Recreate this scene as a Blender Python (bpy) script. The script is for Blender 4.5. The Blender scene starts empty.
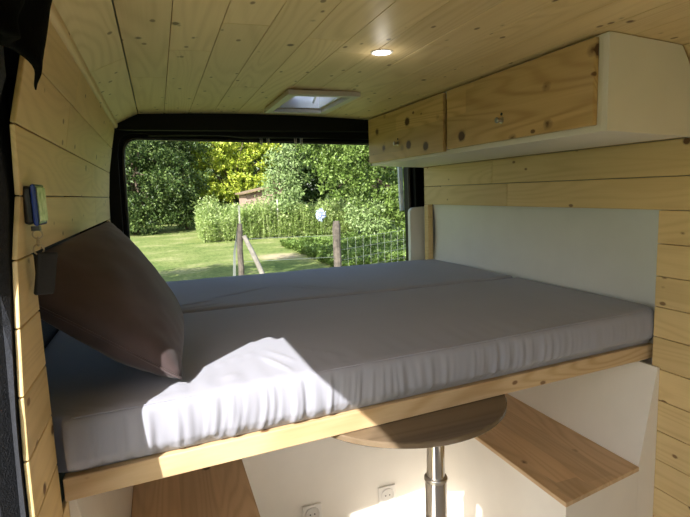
import bpy, bmesh, math, random
from mathutils import Vector, noise, Matrix
random.seed(7)
scene = bpy.context.scene
COL = scene.collection
ZOFF = 1.95            # the ground lies 1.95 m under the camera
V = Vector

# ------------------------------------------------------------------ helpers
WLOC = {}
class MB:
    def __init__(self): self.v = []; self.f = []; self.m = []
    def add(self, vs, fs, mi=0):
        n = len(self.v)
        self.v += [tuple(p) for p in vs]
        self.f += [tuple(i + n for i in f) for f in fs]
        self.m += [mi] * len(fs)
    def box(self, x0, x1, y0, y1, z0, z1, mi=0):
        self.add([(x0,y0,z0),(x1,y0,z0),(x1,y1,z0),(x0,y1,z0),(x0,y0,z1),(x1,y0,z1),(x1,y1,z1),(x0,y1,z1)],
                 [(0,3,2,1),(4,5,6,7),(0,1,5,4),(1,2,6,5),(2,3,7,6),(3,0,4,7)], mi)
    def bbox(self, x0, x1, y0, y1, z0, z1, b=.002, mi=0):
        """box with bevelled edges"""
        bm = bmesh.new()
        bmesh.ops.create_cube(bm, size=1)
        for v in bm.verts:
            v.co = V(((x0+x1)/2+v.co.x*(x1-x0), (y0+y1)/2+v.co.y*(y1-y0), (z0+z1)/2+v.co.z*(z1-z0)))
        bmesh.ops.bevel(bm, geom=bm.edges[:], offset=b, segments=2, affect='EDGES', profile=.5)
        self.bm(bm, mi)
    def bm(self, bm, mi=0):
        bm.verts.index_update()
        self.add([v.co[:] for v in bm.verts], [[v.index for v in f.verts] for f in bm.faces], mi)
        bm.free()
    def prism(self, poly, axis, a, b, mi=0, bevel=0):
        """poly: 2D points in the two other axes (in xyz order), extruded along axis from a to b"""
        def mk(p, t):
            q = list(p); q.insert(axis, t); return q
        n = len(poly)
        vs = [mk(p, a) for p in poly] + [mk(p, b) for p in poly]
        fs = [tuple(range(n)), tuple(range(2*n-1, n-1, -1))] + [(i, i+n, (i+1) % n + n, (i+1) % n) for i in range(n)]
        bm = bmesh.new(); vv = [bm.verts.new(p) for p in vs]
        for f in fs: bm.faces.new([vv[i] for i in f])
        bmesh.ops.recalc_face_normals(bm, faces=bm.faces)
        if bevel: bmesh.ops.bevel(bm, geom=bm.edges[:], offset=bevel, segments=2, affect='EDGES', profile=.5)
        self.bm(bm, mi)
    def hexa(self, b4, t4, bevel=0, mi=0):
        bm = bmesh.new(); vv = [bm.verts.new(p) for p in list(b4)+list(t4)]
        for f in [(0,3,2,1),(4,5,6,7),(0,1,5,4),(1,2,6,5),(2,3,7,6),(3,0,4,7)]: bm.faces.new([vv[i] for i in f])
        bmesh.ops.recalc_face_normals(bm, faces=bm.faces)
        if bevel: bmesh.ops.bevel(bm, geom=bm.edges[:], offset=bevel, segments=2, affect='EDGES', profile=.5)
        self.bm(bm, mi)
    def tube(self, pts, r, n=8, mi=0, closed=False):
        pts = [V(p) for p in pts]; rs = r if isinstance(r, (list, tuple)) else [r]*len(pts)
        base = len(self.v); N = len(pts)
        ref = V((0,0,1))
        for i, p in enumerate(pts):
            if closed: t = pts[(i+1) % N] - pts[i-1]
            else: t = pts[min(i+1, N-1)] - pts[max(i-1, 0)]
            t.normalize()
            if abs(t.dot(ref)) > .95: ref = V((1,0,0)) if abs(t.x) < .9 else V((0,1,0))
            a = t.cross(ref).normalized(); b = t.cross(a)
            for k in range(n):
                an = 2*math.pi*k/n
                self.v.append(tuple(p + (a*math.cos(an) + b*math.sin(an))*rs[i]))
        for i in range(N if closed else N-1):
            j = (i+1) % N
            for k in range(n):
                l = (k+1) % n
                self.f.append((base+i*n+k, base+j*n+k, base+j*n+l, base+i*n+l)); self.m.append(mi)
        if not closed:
            self.f.append(tuple(base+k for k in range(n))); self.f.append(tuple(base+(N-1)*n+k for k in range(n-1, -1, -1)))
            self.m += [mi, mi]
    def lathe(self, c, prof, n=32, mi=0, axis=2, cap=True):
        """prof: (radius, height) pairs along the axis from c"""
        base = len(self.v)
        for r, h in prof:
            for k in range(n):
                a = 2*math.pi*k/n; q = [r*math.cos(a), r*math.sin(a)]; q.insert(axis, h)
                self.v.append((c[0]+q[0], c[1]+q[1], c[2]+q[2]))
        for i in range(len(prof)-1):
            for k in range(n):
                l = (k+1) % n
                self.f.append((base+i*n+k, base+i*n+l, base+(i+1)*n+l, base+(i+1)*n+k)); self.m.append(mi)
        if cap:
            self.f.append(tuple(base+k for k in range(n-1, -1, -1)))
            self.f.append(tuple(base+(len(prof)-1)*n+k for k in range(n))); self.m += [mi, mi]
    def build(self, name, mat, parent=None, smooth=False, base=None):
        mats = mat if isinstance(mat, (list, tuple)) else [mat]
        if parent is not None: o0 = WLOC[parent.name]
        elif base is not None: o0 = V(base)
        else:
            xs = [p[0] for p in self.v]; ys = [p[1] for p in self.v]; zs = [p[2] for p in self.v]
            o0 = V(((min(xs)+max(xs))/2, (min(ys)+max(ys))/2, min(zs)))
        me = bpy.data.meshes.new(name)
        me.from_pydata([(p[0]-o0.x, p[1]-o0.y, p[2]-o0.z) for p in self.v], [], self.f)
        for m in mats: me.materials.append(m)
        if len(mats) > 1: me.polygons.foreach_set('material_index', self.m)
        if smooth: me.polygons.foreach_set('use_smooth', [True]*len(me.polygons))
        me.update()
        o = bpy.data.objects.new(name, me); COL.objects.link(o)
        if parent is not None: o.parent = parent
        else: o.location = o0
        WLOC[o.name] = o0.copy()
        return o
def smooth_angle(o, deg=40):
    bm = bmesh.new(); bm.from_mesh(o.data)
    for e in bm.edges:
        if len(e.link_faces) == 2 and e.calc_face_angle(0) > math.radians(deg): e.smooth = False
    for f in bm.faces: f.smooth = True
    bm.to_mesh(o.data); bm.free()
def empty(name, loc):
    o = bpy.data.objects.new(name, None); COL.objects.link(o); o.location = loc
    o.empty_display_size = .05; WLOC[o.name] = V(loc); return o
def tag(o, label, cat, group=None, kind=None):
    o['label'] = label; o['category'] = cat
    if group: o['group'] = group
    if kind: o['kind'] = kind
    return o
def struct(o, label=None):
    o['kind'] = 'structure'
    if label: o['label'] = label
    return o
def copy_tree(o, parent=None):
    c = o.copy(); COL.objects.link(c); c.parent = parent
    for ch in list(o.children): copy_tree(ch, c)
    return c

# ------------------------------------------------------------------ materials
class NT:
    def __init__(self, name):
        self.m = bpy.data.materials.new(name); self.m.use_nodes = True
        self.t = self.m.node_tree; self.n = self.t.nodes; self.l = self.t.links
        self.b = self.n['Principled BSDF']
    def node(self, kind, **kw):
        nd = self.n.new(kind)
        for k, v in kw.items():
            if k in nd.inputs: nd.inputs[k].default_value = v
            else: setattr(nd, k, v)
        return nd
    def link(self, a, b): self.l.new(a, b)
    def ramp(self, fac, stops):
        r = self.node('ShaderNodeValToRGB'); el = r.color_ramp.elements
        while len(el) < len(stops): el.new(.5)
        for e, (p, c) in zip(el, stops): e.position = p; e.color = (*c, 1) if len(c) == 3 else c
        self.link(fac, r.inputs[0]); return r.outputs[0]
    def mix(self, fac, a, b, mode='MIX'):
        x = self.node('ShaderNodeMix', data_type='RGBA', blend_type=mode)
        for s, v in ((0, fac), (6, a), (7, b)):
            if hasattr(v, 'is_output') or isinstance(v, bpy.types.NodeSocket): self.link(v, x.inputs[s])
            else: x.inputs[s].default_value = v if s == 0 else (*v, 1)
        return x.outputs[2]
    def math(self, op, a, b=None):
        x = self.node('ShaderNodeMath', operation=op)
        for s, v in ((0, a), (1, b)):
            if v is None: continue
            if isinstance(v, bpy.types.NodeSocket): self.link(v, x.inputs[s])
            else: x.inputs[s].default_value = v
        return x.outputs[0]
    def bump(self, h, strength=.2, dist=.01):
        b = self.node('ShaderNodeBump'); b.inputs['Strength'].default_value = strength; b.inputs['Distance'].default_value = dist
        self.link(h, b.inputs['Height']); self.link(b.outputs[0], self.b.inputs['Normal'])

def plain(name, col, rough=.6, metal=0, spec=.5, noise_amt=0, nscale=8, bump=0, bscale=200):
    t = NT(name); t.b.inputs['Roughness'].default_value = rough; t.b.inputs['Metallic'].default_value = metal
    t.b.inputs['Specular IOR Level'].default_value = spec
    tc = t.node('ShaderNodeTexCoord')
    n = t.node('ShaderNodeTexNoise', Scale=nscale, Detail=3.0); t.link(tc.outputs['Object'], n.inputs['Vector'])
    a = max(noise_amt, .02)
    c = t.ramp(n.outputs[0], [(.3, tuple(x*(1-a) for x in col)), (.7, tuple(min(1, x*(1+a)) for x in col))])
    t.link(c, t.b.inputs['Base Color'])
    if bump:
        n2 = t.node('ShaderNodeTexNoise', Scale=bscale, Detail=2.0); t.link(tc.outputs['Object'], n2.inputs['Vector'])
        t.bump(n2.outputs[0], bump, .002)
    return t.m

def wood(name, axis, light, dark, knot=(.13,.06,.022), knots=.5, rough=.45, streak=1.0, knotscale=1.0, tone=.07, stave=None, fleck=.5):
    """pine: grain runs along `axis` (0,1,2); every plank (mesh island) gets its own cut of the grain"""
    t = NT(name); t.b.inputs['Roughness'].default_value = rough; t.b.inputs['Specular IOR Level'].default_value = .35
    tc = t.node('ShaderNodeTexCoord'); geo = t.node('ShaderNodeNewGeometry')
    rnd = geo.outputs['Random Per Island']
    off = t.node('ShaderNodeCombineXYZ')
    t.link(t.math('MULTIPLY', rnd, 31.7), off.inputs[0]); t.link(t.math('MULTIPLY', rnd, 57.3), off.inputs[1]); t.link(t.math('MULTIPLY', rnd, 19.1), off.inputs[2])
    add = t.node('ShaderNodeVectorMath', operation='ADD'); t.link(tc.outputs['Object'], add.inputs[0]); t.link(off.outputs[0], add.inputs[1])
    def mp(al, ac):
        s = [ac, ac, ac]; s[axis] = al
        m = t.node('ShaderNodeMapping'); m.inputs['Scale'].default_value = s; t.link(add.outputs[0], m.inputs['Vector']); return m.outputs[0]
    def madd(a, b, c):
        r = t.math('MULTIPLY_ADD', a, b); t.n[-1].inputs[2].default_value = c; return r
    big = t.node('ShaderNodeTexNoise', Scale=1.0, Detail=1.5, Distortion=.35); t.link(mp(.55, 5), big.inputs['Vector'])
    rings = madd(t.math('SINE', t.math('MULTIPLY', big.outputs[0], 120.0)), .5, .5)
    rings = t.math('POWER', rings, 2.0)
    wob = t.node('ShaderNodeTexNoise', Scale=1.0, Detail=1.0); t.link(mp(1.2, 9), wob.inputs['Vector'])
    fine = t.node('ShaderNodeTexNoise', Scale=1.0, Detail=3.0); t.link(mp(3, 190), fine.inputs['Vector'])
    mid = t.node('ShaderNodeTexNoise', Scale=1.0, Detail=3.0); t.link(mp(1.2, 30), mid.inputs['Vector'])
    f = t.math('MULTIPLY', t.math('MULTIPLY', rings, wob.outputs[0]), .62*streak)
    f = t.math('ADD', f, t.math('MULTIPLY', fine.outputs[0], .28))
    f = t.math('ADD', f, t.math('MULTIPLY', mid.outputs[0], .30))
    d2 = tuple(l*.55+d*.45 for l, d in zip(light, dark))
    c = t.ramp(f, [(.24, light), (.50, d2), (.85, dark)])
    tonef = madd(rnd, tone*2, 1-tone)
    if stave:
        s = [stave[1]]*3; s[axis] = stave[0]
        m = t.node('ShaderNodeMapping'); m.inputs['Scale'].default_value = s; t.link(tc.outputs['Object'], m.inputs['Vector'])
        vv = t.node('ShaderNodeTexVoronoi', Scale=1.0, distance='CHEBYCHEV', Randomness=.3); t.link(m.outputs[0], vv.inputs['Vector'])
        sx = t.node('ShaderNodeSeparateColor'); t.link(vv.outputs['Color'], sx.inputs[0])
        tonef = t.math('MULTIPLY', tonef, madd(sx.outputs[0], .26, .87))
    cc = t.node('ShaderNodeCombineColor')
    for k in range(3): t.link(tonef, cc.inputs[k])
    c = t.mix(1.0, c, cc.outputs[0], 'MULTIPLY')
    kd = t.node('ShaderNodeTexNoise', Scale=1.0); t.link(mp(60, 90), kd.inputs['Vector'])
    def knotlayer(c, al, ac, r0, dens, col, strength):
        kv = t.node('ShaderNodeTexVoronoi', Scale=1.0); t.link(mp(al, ac), kv.inputs['Vector'])
        dist = t.math('ADD', kv.outputs['Distance'], madd(kd.outputs[0], .06, -.03))
        kf = t.ramp(dist, [(r0*.85, (1,1,1)), (r0, (.5,.5,.5)), (r0*1.35, (0,0,0))])
        sx = t.node('ShaderNodeSeparateColor'); t.link(kv.outputs['Color'], sx.inputs[0])
        gate = t.math('GREATER_THAN', sx.outputs[1], 1-dens)
        return t.mix(t.math('MULTIPLY', t.math('MULTIPLY', kf, gate), strength), c, col)
    if fleck: c = knotlayer(c, 12, 20, .125, fleck, tuple(x*1.3 for x in knot), .85)
    if knots: c = knotlayer(c, 9*knotscale, 11*knotscale, .10+.09*knots, knots, knot, .97)
    t.link(c, t.b.inputs['Base Color'])
    t.bump(f, .10, .0015)
    return t.m

M = {}
PL, PD = (.72,.545,.275), (.56,.40,.18)
M['ceil'] = wood('pine_ceiling', 1, (.76,.585,.325), (.59,.42,.20), knots=.15, fleck=.7, streak=.65)
M['wall'] = wood('pine_wall', 1, PL, PD, knots=.15, fleck=.4, streak=.6)
M['edge'] = wood('pine_edge', 2, (.72,.46,.16), (.5,.28,.09), knots=0)
M['door'] = wood('pine_board_doors', 1, (.66,.455,.205), (.46,.28,.105), knot=(.075,.026,.010), knots=.85, knotscale=.8, streak=.9, rough=.4, stave=(1.6, 11), fleck=.3)
M['rail'] = wood('pine_rail', 0, (.62,.46,.27), (.45,.29,.14), knots=.12, rough=.5, fleck=.15)
M['seat'] = wood('pine_bench_board', 1, (.66,.47,.275), (.49,.32,.165), knots=.5, rough=.35, fleck=.2, stave=(.9, 9))
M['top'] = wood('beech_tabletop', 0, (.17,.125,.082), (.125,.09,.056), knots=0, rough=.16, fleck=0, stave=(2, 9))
M['white'] = plain('white_paint', (.85,.82,.755), .45, noise_amt=.015, bump=.03)
M['white_panel'] = plain('white_panel', (.76,.77,.74), .5, noise_amt=.02)
M['white_plastic'] = plain('white_plastic', (.80,.79,.75), .35)
M['ring'] = plain('socket_ring', (.72,.71,.68), .3)
M['dark'] = plain('dark_hole', (.02,.02,.02), .5)
M['body'] = plain('black_body_paint', (.003,.0035,.003), .5, spec=.2, noise_amt=.1)
M['seal'] = plain('rubber_seal', (.02,.021,.02), .35)
M['skin'] = plain('van_paint', (.30,.32,.33), .35)
M['carpet'] = plain('black_carpet', (.012,.014,.020), .95, noise_amt=.3, nscale=120, bump=.9, bscale=350)
M['cloth'] = plain('black_curtain', (.0025,.0025,.002), .95, spec=.05, noise_amt=.4, nscale=30, bump=.6, bscale=180)
M['chrome'] = plain('chrome', (.72,.70,.68), .12, 1.0)
M['steel'] = plain('steel_ring', (.55,.52,.48), .3, 1.0)
M['brass'] = plain('keyring_metal', (.50,.42,.30), .3, 1.0)
M['blue'] = plain('blue_plastic', (.008,.035,.20), .2)
M['black_plastic'] = plain('black_plastic', (.012,.013,.016), .3)
M['fob'] = plain('black_leather', (.006,.007,.008), .6, bump=.3)
M['kerb'] = plain('concrete', (.3,.29,.27), .9)
M['post'] = plain('weathered_post', (.095,.08,.065), .9, noise_amt=.5, nscale=9, bump=.4, bscale=40)
M['post_pale'] = plain('pale_rail', (.24,.22,.19), .9, noise_amt=.3, nscale=9)
M['stake'] = plain('pale_stake', (.62,.60,.50), .8)
M['wire'] = plain('galvanised_wire', (.26,.28,.26), .5, .4)
M['shed'] = plain('shed_boards', (.36,.26,.21), .9, noise_amt=.15, nscale=3)
M['roofm'] = plain('shed_roof', (.22,.16,.10), .9, noise_amt=.3)
M['petal'] = plain('white_petals', (.50,.58,.78), .7)
M['bark'] = plain('bark', (.10,.075,.05), .95, noise_amt=.4, nscale=6)

def fabric(name, col, sheen=.2, amt=.06, nscale=4, weave=900, rough=.85, col2=None, cscale=5):
    t = NT(name); t.b.inputs['Roughness'].default_value = rough
    t.b.inputs['Sheen Weight'].default_value = sheen; t.b.inputs['Specular IOR Level'].default_value = .2
    tc = t.node('ShaderNodeTexCoord')
    n = t.node('ShaderNodeTexNoise', Scale=nscale, Detail=4.0); t.link(tc.outputs['Object'], n.inputs['Vector'])
    c = t.ramp(n.outputs[0], [(.3, tuple(x*(1-amt) for x in col)), (.7, tuple(x*(1+amt) for x in (col2 or col)))])
    t.link(c, t.b.inputs['Base Color'])
    w = t.node('ShaderNodeTexNoise', Scale=weave, Detail=1.0); t.link(tc.outputs['Object'], w.inputs['Vector'])
    t.bump(w.outputs[0], .15, .001)
    return t.m
M['sheet'] = fabric('lilac_grey_sheet', (.325,.332,.395), .15, .03)
M['pillow'] = fabric('brown_mauve_velvet', (.058,.041,.040), .2, .2, 6, 400, .7, (.078,.054,.056))

def lamp_mat(name, col, s):
    t = NT(name); t.b.inputs['Emission Color'].default_value = (*col, 1); t.b.inputs['Emission Strength'].default_value = s
    t.b.inputs['Base Color'].default_value = (.8,.8,.8,1); return t.m
M['lamp'] = lamp_mat('spot_lens', (1, .98, .93), 5)
M['screen'] = NT('display_film').m
def _scr():
    t = NT('pale_green_display'); t.b.inputs['Roughness'].default_value = .25
    tc = t.node('ShaderNodeTexCoord')
    n = t.node('ShaderNodeTexNoise', Scale=60.0, Detail=3.0); t.link(tc.outputs['Object'], n.inputs['Vector'])
    t.link(t.ramp(n.outputs[0], [(.35, (.25,.36,.16)), (.65, (.62,.72,.42))]), t.b.inputs['Base Color']); return t.m
M['screen'] = _scr()
def _glass():
    t = NT('tinted_dome'); t.b.inputs['Base Color'].default_value = (.42,.52,.72,1); t.b.inputs['Roughness'].default_value = .25
    t.b.inputs['Transmission Weight'].default_value = .9; t.b.inputs['IOR'].default_value = 1.15; return t.m
M['dome'] = _glass()

def leafmat(name, c1, c2, c3, trans=.3, rough=.45, spec=.4):
    t = NT(name); geo = t.node('ShaderNodeNewGeometry')
    c = t.ramp(geo.outputs['Random Per Island'], [(0, c1), (.5, c2), (1, c3)])
    tc = t.node('ShaderNodeTexCoord'); n = t.node('ShaderNodeTexNoise', Scale=.9, Detail=2.0); t.link(tc.outputs['Object'], n.inputs['Vector'])
    c = t.mix(t.ramp(n.outputs[0], [(.35, (.0,.0,.0)), (.65, (.45,.45,.45))]), c, c1)
    t.link(c, t.b.inputs['Base Color']); t.b.inputs['Roughness'].default_value = rough; t.b.inputs['Specular IOR Level'].default_value = spec
    tr = t.node('ShaderNodeBsdfTranslucent'); t.link(c, tr.inputs[0])
    mx = t.node('ShaderNodeMixShader'); mx.inputs[0].default_value = trans
    t.link(t.b.outputs[0], mx.inputs[1]); t.link(tr.outputs[0], mx.inputs[2])
    t.link(mx.outputs[0], t.n['Material Output'].inputs['Surface']); return t.m
M['leaf_dark'] = leafmat('leaf_dark', (.025,.055,.010), (.07,.12,.025), (.25,.34,.11))
M['leaf_mid'] = leafmat('leaf_mid', (.07,.12,.02), (.17,.27,.05), (.34,.46,.13))
M['leaf_yellow'] = leafmat('leaf_yellow', (.22,.31,.03), (.50,.58,.06), (.78,.80,.18))
M['leaf_pale'] = leafmat('leaf_pale', (.18,.27,.09), (.29,.40,.15), (.42,.52,.26))
M['grass_tall'] = leafmat('grass_tall', (.24,.34,.09), (.42,.53,.18), (.64,.70,.40), .35)
def _lawn():
    t = NT('lawn'); tc = t.node('ShaderNodeTexCoord'); t.b.inputs['Roughness'].default_value = .9; t.b.inputs['Specular IOR Level'].default_value = .15
    n = t.node('ShaderNodeTexNoise', Scale=.55, Detail=5.0, Roughness=.65); t.link(tc.outputs['Object'], n.inputs['Vector'])
    n2 = t.node('ShaderNodeTexNoise', Scale=9.0, Detail=5.0, Roughness=.7); t.link(tc.outputs['Object'], n2.inputs['Vector'])
    a = t.ramp(n.outputs[0], [(.36, (.13,.19,.05)), (.52, (.21,.255,.08)), (.66, (.34,.34,.16))])
    b = t.ramp(n2.outputs[0], [(.35, (.55,.6,.5)), (.65, (1.25,1.2,1.2))])
    c = t.mix(1.0, a, b, 'MULTIPLY')
    # worn bare patch by the fence
    mp = t.node('ShaderNodeMapping'); mp.inputs['Location'].default_value = (-3.45, -15.6, 0); t.link(tc.outputs['Object'], mp.inputs[0])
    sc = t.node('ShaderNodeVectorMath', operation='MULTIPLY'); sc.inputs[1].default_value = (1/1.6, 1/1.6, 0); t.link(mp.outputs[0], sc.inputs[0])
    ln = t.node('ShaderNodeVectorMath', operation='LENGTH'); t.link(sc.outputs[0], ln.inputs[0])
    d = t.math('ADD', ln.outputs['Value'], t.math('MULTIPLY', n2.outputs[0], .9))
    c = t.mix(t.ramp(d, [(.7, (.8,.8,.8)), (1.4, (0,0,0))]), c, (.46,.37,.24))
    t.link(c, t.b.inputs['Base Color']); t.bump(n2.outputs[0], .8, .05); return t.m
M['lawn'] = _lawn()

# ------------------------------------------------------------------ van shell
YN, YF = .98, 2.85        # wood lining: near end of the left wall, far end of both walls
XL, XR = -.232, 1.568
RZ = -.098                # top of the window recesses
BOT = -1.45
def plank_xz(mb, x0, z0, x1, z1, ya, yb, th, side, gap=.0010, mi=0):
    """plank whose face goes from (x0,z0) up to (x1,z1); ya/yb = (y at z0, y at z1) for near / far end"""
    d = V((x1-x0, z1-z0)).normalized(); x0 += d.x*gap; z0 += d.y*gap; x1 -= d.x*gap; z1 -= d.y*gap
    nx, nz = (d.y*side*th, -d.x*side*th)
    b4 = [(x0, ya[0], z0), (x0+nx, ya[0], z0+nz), (x0+nx, yb[0], z0+nz), (x0, yb[0], z0)]
    t4 = [(x1, ya[1], z1), (x1+nx, ya[1], z1+nz), (x1+nx, yb[1], z1+nz), (x1, yb[1], z1)]
    mb.hexa(b4, t4, bevel=.0022, mi=mi)
def edge_y(z):            # slanting near end of the left lining
    pts = [(-1.5,.90),(-.52,.925),(-.373,.932),(-.234,.965),(-.10,1.005),(.023,1.052),(.133,1.018),(.20,1.02),(.26,1.05),(.42,1.05)]
    for (a, ya), (b, yb) in zip(pts, pts[1:]):
        if z <= b: return ya + (yb-ya)*max(0, (z-a))/(b-a)
    return pts[-1][1]
def prof_left(z):
    pts = [(-2, XL), (-.05, XL), (.133, -.2145), (.253, -.193), (.375, -.168)]
    for (a, xa), (b, xb) in zip(pts, pts[1:]):
        if z <= b: return xa+(xb-xa)*(z-a)/(b-a)
    return -.168
seams_up = [RZ, .012, .133, .253, .375]
seams_dn = [-1.40, -1.29, -1.18, -1.07, -.965, -.86, -.75, -.64, -.53, -.425, -.32, -.21, RZ]
w = MB()
for z0, z1 in zip(seams_up, seams_up[1:]):
    # two staggered boards per row
    ym = 1.9 + .45*math.sin(z0*40)
    ea, eb = edge_y(z0), edge_y(z1)
    plank_xz(w, prof_left(z0), z0, prof_left(z1), z1, (ea, eb), (ym-.0012, ym-.0012), .009, -1)
    plank_xz(w, prof_left(z0), z0, prof_left(z1), z1, (ym+.0012, ym+.0012), (YF, YF), .009, -1)
for z0, z1 in zip(seams_dn, seams_dn[1:]):
    ye = 1.125 if z1 > -.63 else 2.0
    plank_xz(w, XL, z0, XL, z1, (edge_y(z0), edge_y(z1)), (ye, ye), .009, -1)
# far strip of the recess
plank_xz(w, XL, -1.4, XL, RZ, (2.76, 2.76), (YF, YF), .009, -1)
o = w.build('wall_left', M['wall']); struct(o, 'pale pine planks lining the left side of the van')
# recess of the left wall
r = MB(); r.box(-.385, -.375, 1.10, YF, -1.40, RZ+.02); r.box(-.385, XL-.010, 1.10, YF, RZ+.002, RZ+.014); r.box(-.385, XL-.010, 1.085, 1.10, -1.4, RZ+.014)
struct(r.build('trim_1', M['carpet']), 'dark window recess behind the pillow')

# right wall
w = MB()
seams_r = [RZ, .012, .13, .25, .33]
for z0, z1 in zip(seams_r, seams_r[1:]):
    ym = 2.0 + .4*math.sin(z0*33)
    fx = lambda z: XR if z < .13 else XR - (z-.13)*.10
    plank_xz(w, fx(z0), z0, fx(z1), z1, (-.9, -.9), (ym-.0012, ym-.0012), .018, 1)
    plank_xz(w, fx(z0), z0, fx(z1), z1, (ym+.0012, ym+.0012), (2.845, 2.845), .018, 1)
zz = [BOT] + seams_dn[1:-1] + [RZ]
for z0, z1 in zip(zz, zz[1:]):
    plank_xz(w, XR, z0, XR, z1, (-.9, -.9), (1.245, 1.245), .018, 1)
struct(w.build('wall_right', M['wall']), 'pale pine planks lining the right side of the van')
# post closing the far end of the recess
w = MB(); w.bbox(XR-.001, XR+.034, 2.80, 2.845, -.75, RZ-.001, .002)
struct(w.build('trim_2', M['wall']), 'narrow upright pine strip at the far end of the right recess')
# white inner panel of the right recess, gently bulged
w = MB(); nx_, nz_ = 60, 14
vs, fs = [], []
for i in range(nx_+1):
    y = 1.24 + (2.80-1.24)*i/nx_
    for k in range(nz_+1):
        z = -.75 + (RZ+.75)*k/nz_
        x = 1.640 - .036*((y-1.24)/1.56)**2 + .03*math.sin((y-1.24)/1.56*math.pi) - .012*math.sin((z-RZ)*9)
        vs.append((x, y, z))
for i in range(nx_):
    for k in range(nz_):
        a = i*(nz_+1)+k; fs.append((a, a+1, a+nz_+2, a+nz_+1))
w.add(vs, fs); n0 = len(w.v)
w.add([(p[0]+.012, p[1], p[2]) for p in vs], [tuple(reversed(f)) for f in fs])
w.box(XR+.019, 1.70, 1.225, 1.243, -.75, RZ); w.box(XR+.019, 1.70, 1.225, 2.80, RZ+.001, RZ+.012)
o = w.build('wall_right_recess', M['white_panel']); smooth_angle(o, 30); struct(o, 'smooth white panel set back in the right wall above the bed')

# ceiling
def cz(x): return .438 - .022*((x-.45)/.76)**2
HX0, HX1, HY0, HY1 = .585, .845, 2.19, 2.63     # rooflight opening
w = MB()
xs = [-.057 + .1235*i for i in range(13)]; xs[-1] = 1.50
YC0, YC1 = -.9, 2.87
def ceil_board(x0, x1, y0, y1):
    g = .0007
    a, b = x0+g, x1-g
    if b-a < .004: return
    b4 = [(a, y0+g, cz(a)), (b, y0+g, cz(b)), (b, y1-g, cz(b)), (a, y1-g, cz(a))]
    w.hexa(b4, [(p[0], p[1], p[2]+.014) for p in b4], bevel=.0014)
rr = random.Random(3)
for i, (x0, x1) in enumerate(zip(xs, xs[1:])):
    cuts = [YC0, rr.uniform(.0,1.0), rr.uniform(1.35, 1.85) + (.4 if i % 3 == 0 else 0), YC1]
    for y0, y1 in zip(cuts, cuts[1:]):
        # boards are cut around the rooflight
        if x1 > HX0 and x0 < HX1 and y1 > HY0 and y0 < HY1:
            if y0 < HY0: ceil_board(x0, x1, y0, HY0)
            if y1 > HY1: ceil_board(x0, x1, HY1, y1)
            if x0 < HX0: ceil_board(x0, HX0, max(y0, HY0), min(y1, HY1))
            if x1 > HX1: ceil_board(HX1, x1, max(y0, HY0), min(y1, HY1))
        else: ceil_board(x0, x1, y0, y1)
# sloping boards at both sides
for y0, y1 in ((-.9,.4),(.4,1.75),(1.75,YC1)):
    b4 = [(-.175, y0+.001, .372), (-.059, y0+.001, cz(-.057)), (-.059, y1-.001, cz(-.057)), (-.175, y1-.001, .372)]
    w.hexa(b4, [(p[0]-.006, p[1], p[2]+.014) for p in b4], bevel=.0018)
    b4 = [(1.502, y0+.001, cz(1.5)-.001), (1.572, y0+.001, .315), (1.572, y1-.001, .315), (1.502, y1-.001, cz(1.5)-.001)]
    w.hexa(b4, [(p[0]+.010, p[1], p[2]+.010) for p in b4], bevel=.0018)
struct(w.build('ceiling', M['ceil']), 'knotty pine boards lining the van roof')
# moulding between left wall and ceiling
w = MB(); w.prism([(-.176,.3560),(-.168,.3555),(-.1615,.359),(-.158,.3655),(-.157,.3765),(-.170,.374),(-.177,.368)], 1, .99, YF+.02, bevel=0)
o = w.build('trim_3', M['ceil']); smooth_angle(o, 50); struct(o, 'rounded pine moulding between left wall and ceiling')

# outer body (keeps daylight out)
w = MB()
w.box(-.46, -.43, 1.0, 3.06, -1.65, .42)                        # left skin behind the lining

w.box(-.46, -.205, 1.0, 3.06, .42, .50)
w.box(1.74, 1.78, -1.7, 3.06, -1.65, .42); w.box(1.60, 1.78, -1.7, 3.06, .38, .47)
w.box(-.30, HX0-.02, -1.7, 3.06, .462, .52); w.box(HX1+.02, 1.78, -1.7, 3.06, .462, .52)
w.box(HX0-.02, HX1+.02, -1.7, HY0-.02, .462, .52); w.box(HX0-.02, HX1+.02, HY1+.02, 3.06, .462, .52)
w.box(-.46, -.42, -1.7, -.10, -1.65, .50); w.box(-.46, -.30, -1.7, .95, .46, .50)
w.box(-.46, 1.78, -1.74, -1.70, -1.65, -.30); w.box(-.46, 1.78, -1.74, -1.70, .22, .52)
struct(w.build('van_body', M['skin']), 'outer metal body of the van')
w = MB(); w.box(-.46, 1.78, -1.7, 3.06, -1.52, BOT)
struct(w.build('floor', plain('grey_vinyl', (.58,.53,.46), .5)), 'floor of the van')

w = MB(); w.prism([(-.225,.150),(-.30,.228),(-.36,.50),(-.205,.50),(-.208,.20)], 1, -.9, .965)
w.prism([(1.0,.24),(1.0,.085),(.972,.085),(.966,.115),(.952,.138),(.925,.155),(.89,.162),(.89,.24)], 0, -.263, -.250)
struct(w.build('trim_8', M['carpet']), 'black lined rail over the sliding door opening')
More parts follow.
